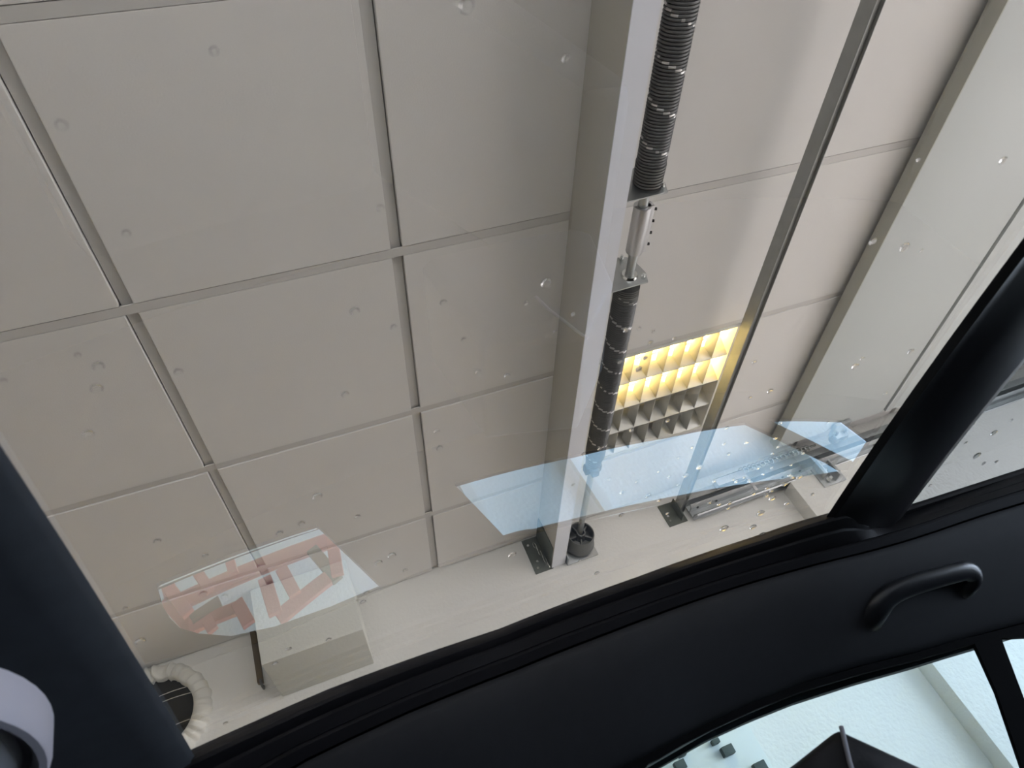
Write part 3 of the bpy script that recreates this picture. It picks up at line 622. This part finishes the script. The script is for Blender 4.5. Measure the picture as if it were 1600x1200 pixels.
# ------------------------------------------------------------------ water droplets on the outside of the roof glass
DROPS = [(0.55,-0.325,3.3,1044,658),(0.611,-0.367,3.5,1081,700),(0.623,-0.353,2.8,1060,715),(0.64,-0.332,2.9,1030,737),(0.657,-0.348,2.9,1046,745),(0.68,-0.364,3,1059,758),(0.664,-0.371,5.2,1072,743),(0.655,-0.387,5.9,1094,730),(0.621,-0.41,3.6,1132,694),(0.592,-0.405,4.2,1135,670),(0.644,-0.422,3.7,1139,710),(0.63,-0.441,3.7,1166,692),(0.694,-0.416,3.9,1116,752),(0.702,-0.444,3.1,1146,749),(0.704,-0.459,3.1,1163,746),(0.709,-0.45,3.9,1151,753),(0.716,-0.47,4,1171,752),(0.692,-0.475,3.1,1185,732),(0.698,-0.496,3.2,1206,731),(0.708,-0.487,3.2,1193,741),(0.667,-0.487,3.1,1207,709),(0.703,-0.525,3.2,1237,727),(0.682,-0.534,3.9,1255,708),(0.636,-0.481,3.7,1212,685),(0.656,-0.491,3,1216,699),(0.608,-0.478,3.6,1219,662),(0.629,-0.548,3,1293,661),(0.726,-0.53,4.1,1234,743),(0.733,-0.537,4.1,1239,746),(0.736,-0.548,6.6,1249,746),(0.745,-0.53,5,1227,757),(0.744,-0.504,4.1,1199,763),(0.753,-0.513,4.1,1206,767),(0.749,-0.486,4.1,1178,772),(0.762,-0.508,5,1197,775),(0.773,-0.52,6.7,1207,779),(0.795,-0.549,5.2,1229,787),(0.788,-0.585,4.3,1269,773),(0.741,-0.421,4.8,1109,785),(0.752,-0.437,4.1,1124,788),(0.756,-0.453,4.9,1140,786),(0.768,-0.454,4.1,1138,794),(0.804,-0.512,7.8,1189,802),(0.837,-0.51,7.1,1177,824),(0.819,-0.461,8.6,1132,826),(0.867,-0.533,8.2,1191,837),(0.874,-0.474,3.6,1131,857),(0.738,-0.361,3.2,1042,803),(0.702,-0.344,3.8,1031,782),(0.615,-0.225,2.7,896,758),(0.626,-0.269,2.8,953,749),(0.648,-0.306,3.6,996,753),(0.66,-0.29,5,973,769),(0.685,-0.326,5.2,1013,775),(0.709,-0.295,4.5,971,805),(0.715,-0.157,6.5,800,867),(0.833,-0.276,5,933,896),(0.785,-0.248,3.2,906,876),(0.565,-0.232,3.2,912,710),(0.564,-0.25,3.2,938,701),(0.549,-0.284,3.2,987,673),(0.368,-0.202,2.5,895,492),(0.382,-0.187,2,867,519),(0.402,-0.254,3.2,978,517),(0.404,-0.267,2.2,999,514),(0.412,-0.282,2.2,1021,518),(0.426,-0.282,3.4,1017,536),(0.428,-0.306,2.3,1053,530),(0.444,-0.28,3.4,1009,559),(0.457,-0.276,4.1,998,577),(0.44,-0.254,3.4,968,565),(0.49,-0.408,3.2,1178,567),(0.544,-0.444,4.7,1203,612),(0.547,-0.421,2.7,1173,622),(0.547,-0.283,3.2,986,672),(0.132,-0.118,5.1,730,10),(0.166,-0.176,3.2,885,93),(0.136,0.004,2.6,335,80),(0.157,0.075,3.1,95,195),(0.217,0.07,2.6,197,366),(0.237,-0.062,3,594,325),(0.31,-0.036,4.2,555,487),(0.323,-0.097,3.1,692,474),(0.333,-0.06,2.7,615,512),(0.329,-0.176,5.2,853,442),(0.344,-0.161,2.4,822,475),(0.364,-0.111,2.4,725,530),(0.404,-0.122,3,748,582),(0.418,-0.147,3.1,793,587),(0.385,-0.018,3.3,540,616),(0.319,0.077,3.2,280,582),(0.297,0.114,4.1,152,573),(0.313,0.121,4.5,150,607),(0.285,0.12,2.2,122,555),(0.288,0.158,2.1,6,595),(0.347,0.139,4.4,138,680),(0.462,-0.084,3.2,682,675),(0.485,-0.085,3.9,687,700),(0.476,0.142,3.4,247,846),(0.517,0.119,3.1,320,869),(0.544,0.189,2.6,196,951),(0.599,0.197,5.5,219,1003),(0.568,0.136,4.4,318,928),(0.585,0.123,3.9,351,932),(0.494,0.023,5.3,496,776),(0.523,0.042,3.8,471,818),(0.525,0.061,3.8,437,834),(0.543,-0.004,3.4,558,808),(0.628,-0.026,5.7,613,868),(0.632,-0.012,5.1,591,880),(0.665,-0.036,3.3,633,892),(0.694,0.013,4.7,567,941),(0.724,0.097,4,451,1014),(0.742,0.115,4,430,1038),(0.741,0.058,4.1,514,1000),(0.818,0.187,3.5,353,1130),(0.678,0.007,3.9,573,926),(0.374,-0.524,6.3,1413,387),(0.361,-0.482,2.8,1360,380),(0.534,-0.544,5.5,1336,573),(0.523,-0.548,3.4,1347,561),(0.527,-0.61,4.9,1424,549),(0.595,-0.61,3.7,1383,615),(0.295,-0.578,4.8,1567,252),(0.282,-0.488,2.5,1435,250),(0.36,-0.485,3.9,1365,378),(0.382,-0.546,2.9,1440,392),(0.725,-0.818,5.2,1520,663),(0.767,-0.882,7.3,1553,677),(0.82,-0.884,8.5,1527,713),(0.85,-0.915,4.9,1538,724),(0.858,-0.944,4.9,1557,722),(0.746,-0.9,3.6,1581,657),(0.771,-0.834,3.6,1510,692),(0.866,-0.822,3.9,1453,759)]
def drop_mesh(k):
    rr = random.Random(k); mb = MB(); seg, ring = 20, 6; ph = rr.uniform(0, 6.28); el = rr.uniform(0.06, 0.16); hgt = rr.uniform(0.34, 0.48)
    rows = []
    for i in range(ring + 1):
        t_ = i / ring * PI / 2
        rad = math.cos(t_) if i < ring else 0.02; z = hgt * math.sin(t_)
        rows.append([((rad * (1 + el * math.cos(2 * PI * q / seg - ph) ** 2 - 0.5 * el)) * math.cos(2 * PI * q / seg), (rad * (1 - 0.6 * el * math.cos(2 * PI * q / seg - ph) ** 2)) * math.sin(2 * PI * q / seg), z) for q in range(seg)])
    mb.loft(rows, close_rows=True)
    return mb
protos = []
def region(u, v, r):
    if (u, v) in SPECIAL: return SPECIAL[(u, v)], None
    sz = 'larger' if r >= 4.2 else 'tiny'
    if u > 1450 and v > 640: w_ = 'on the rear roof pane behind the cross bar'
    elif v > 640 and u > 690:
        if v > 797: w_ = 'on the roof glass before the bare wall above the trim'
        elif v > 752 and u > 1090: w_ = 'on the roof glass before the door track, ' + ('left half' if u < 1185 else 'right half')
        elif u < 925: w_ = 'on the roof glass beside the thin end of the spring shaft'
        elif u > 1175: w_ = 'at the right end of the blue window reflection, ' + ('upper part' if v < 720 else 'lower part')
        else: w_ = 'in the blue window reflection ' + ('left of the strut' if u < 1085 else 'right of the strut')
    elif u > 1255 and v < 620: w_ = 'on the roof glass under the open garage door, ' + ('upper part' if v < 450 else 'lower part')
    elif 830 < u < 1255 and v >= 480: w_ = 'on the roof glass ' + ('before the white beam' if u < 930 else 'before the spring' if u < 980 else 'before the louvre lamp or just above it' if u < 1140 else 'right of the louvre lamp')
    elif v > 815: w_ = 'on the roof glass ' + ('left of the box casing' if u < 400 else 'right of the box casing' if u > 560 else 'before the box casing')
    elif u < 330: w_ = 'on the dim left end of the roof glass, ' + ('upper part' if v < 450 else 'lower part')
    else: w_ = 'before the plain ceiling tiles left of the beam, ' + ('upper part' if v < 500 else 'lower part')
    return sz + ' water droplet ' + w_, sz + ' droplets ' + w_
SPECIAL = {(853, 442): 'larger round water droplet on the roof glass just left of the beam', (1413, 387): 'largest oval water droplet below the white garage door',
           (730, 10): 'largest water droplet on the roof glass, at the very top of the picture', (800, 867): 'oval water droplet beside the grey bracket under the beam end',
           (885, 93): 'blurred water droplet on the roof glass high up against the left edge of the beam', (496, 776): 'single bold crescent droplet above the pink reflection'}
for i, (x, y, r, u, v) in enumerate(DROPS):
    fn = rear if (u > 1450 and v > 640) else surf
    z = fn(x, y) + 0.0052; e = 0.01
    n = Vector((-(fn(x + e, y) - fn(x - e, y)) / (2 * e), -(fn(x, y + e) - fn(x, y - e)) / (2 * e), 1)).normalized()
    if i < 4:
        mb = drop_mesh(i); o = obj('water_droplet', mb, M['water'], smooth=70); protos.append(o)
    else:
        o = protos[i % 4].copy(); COL.objects.link(o)
    s = 0.8 * r / 1000.0; o.location = (x, y, z); o.scale = (s, s, s)
    o.rotation_mode = 'QUATERNION'; o.rotation_quaternion = Vector((0, 0, 1)).rotation_difference(n)
    lab, grp = region(u, v, r); o['label'] = lab; o['category'] = 'droplet'
    if grp: o['group'] = grp
    elif 'group' in o: del o['group']
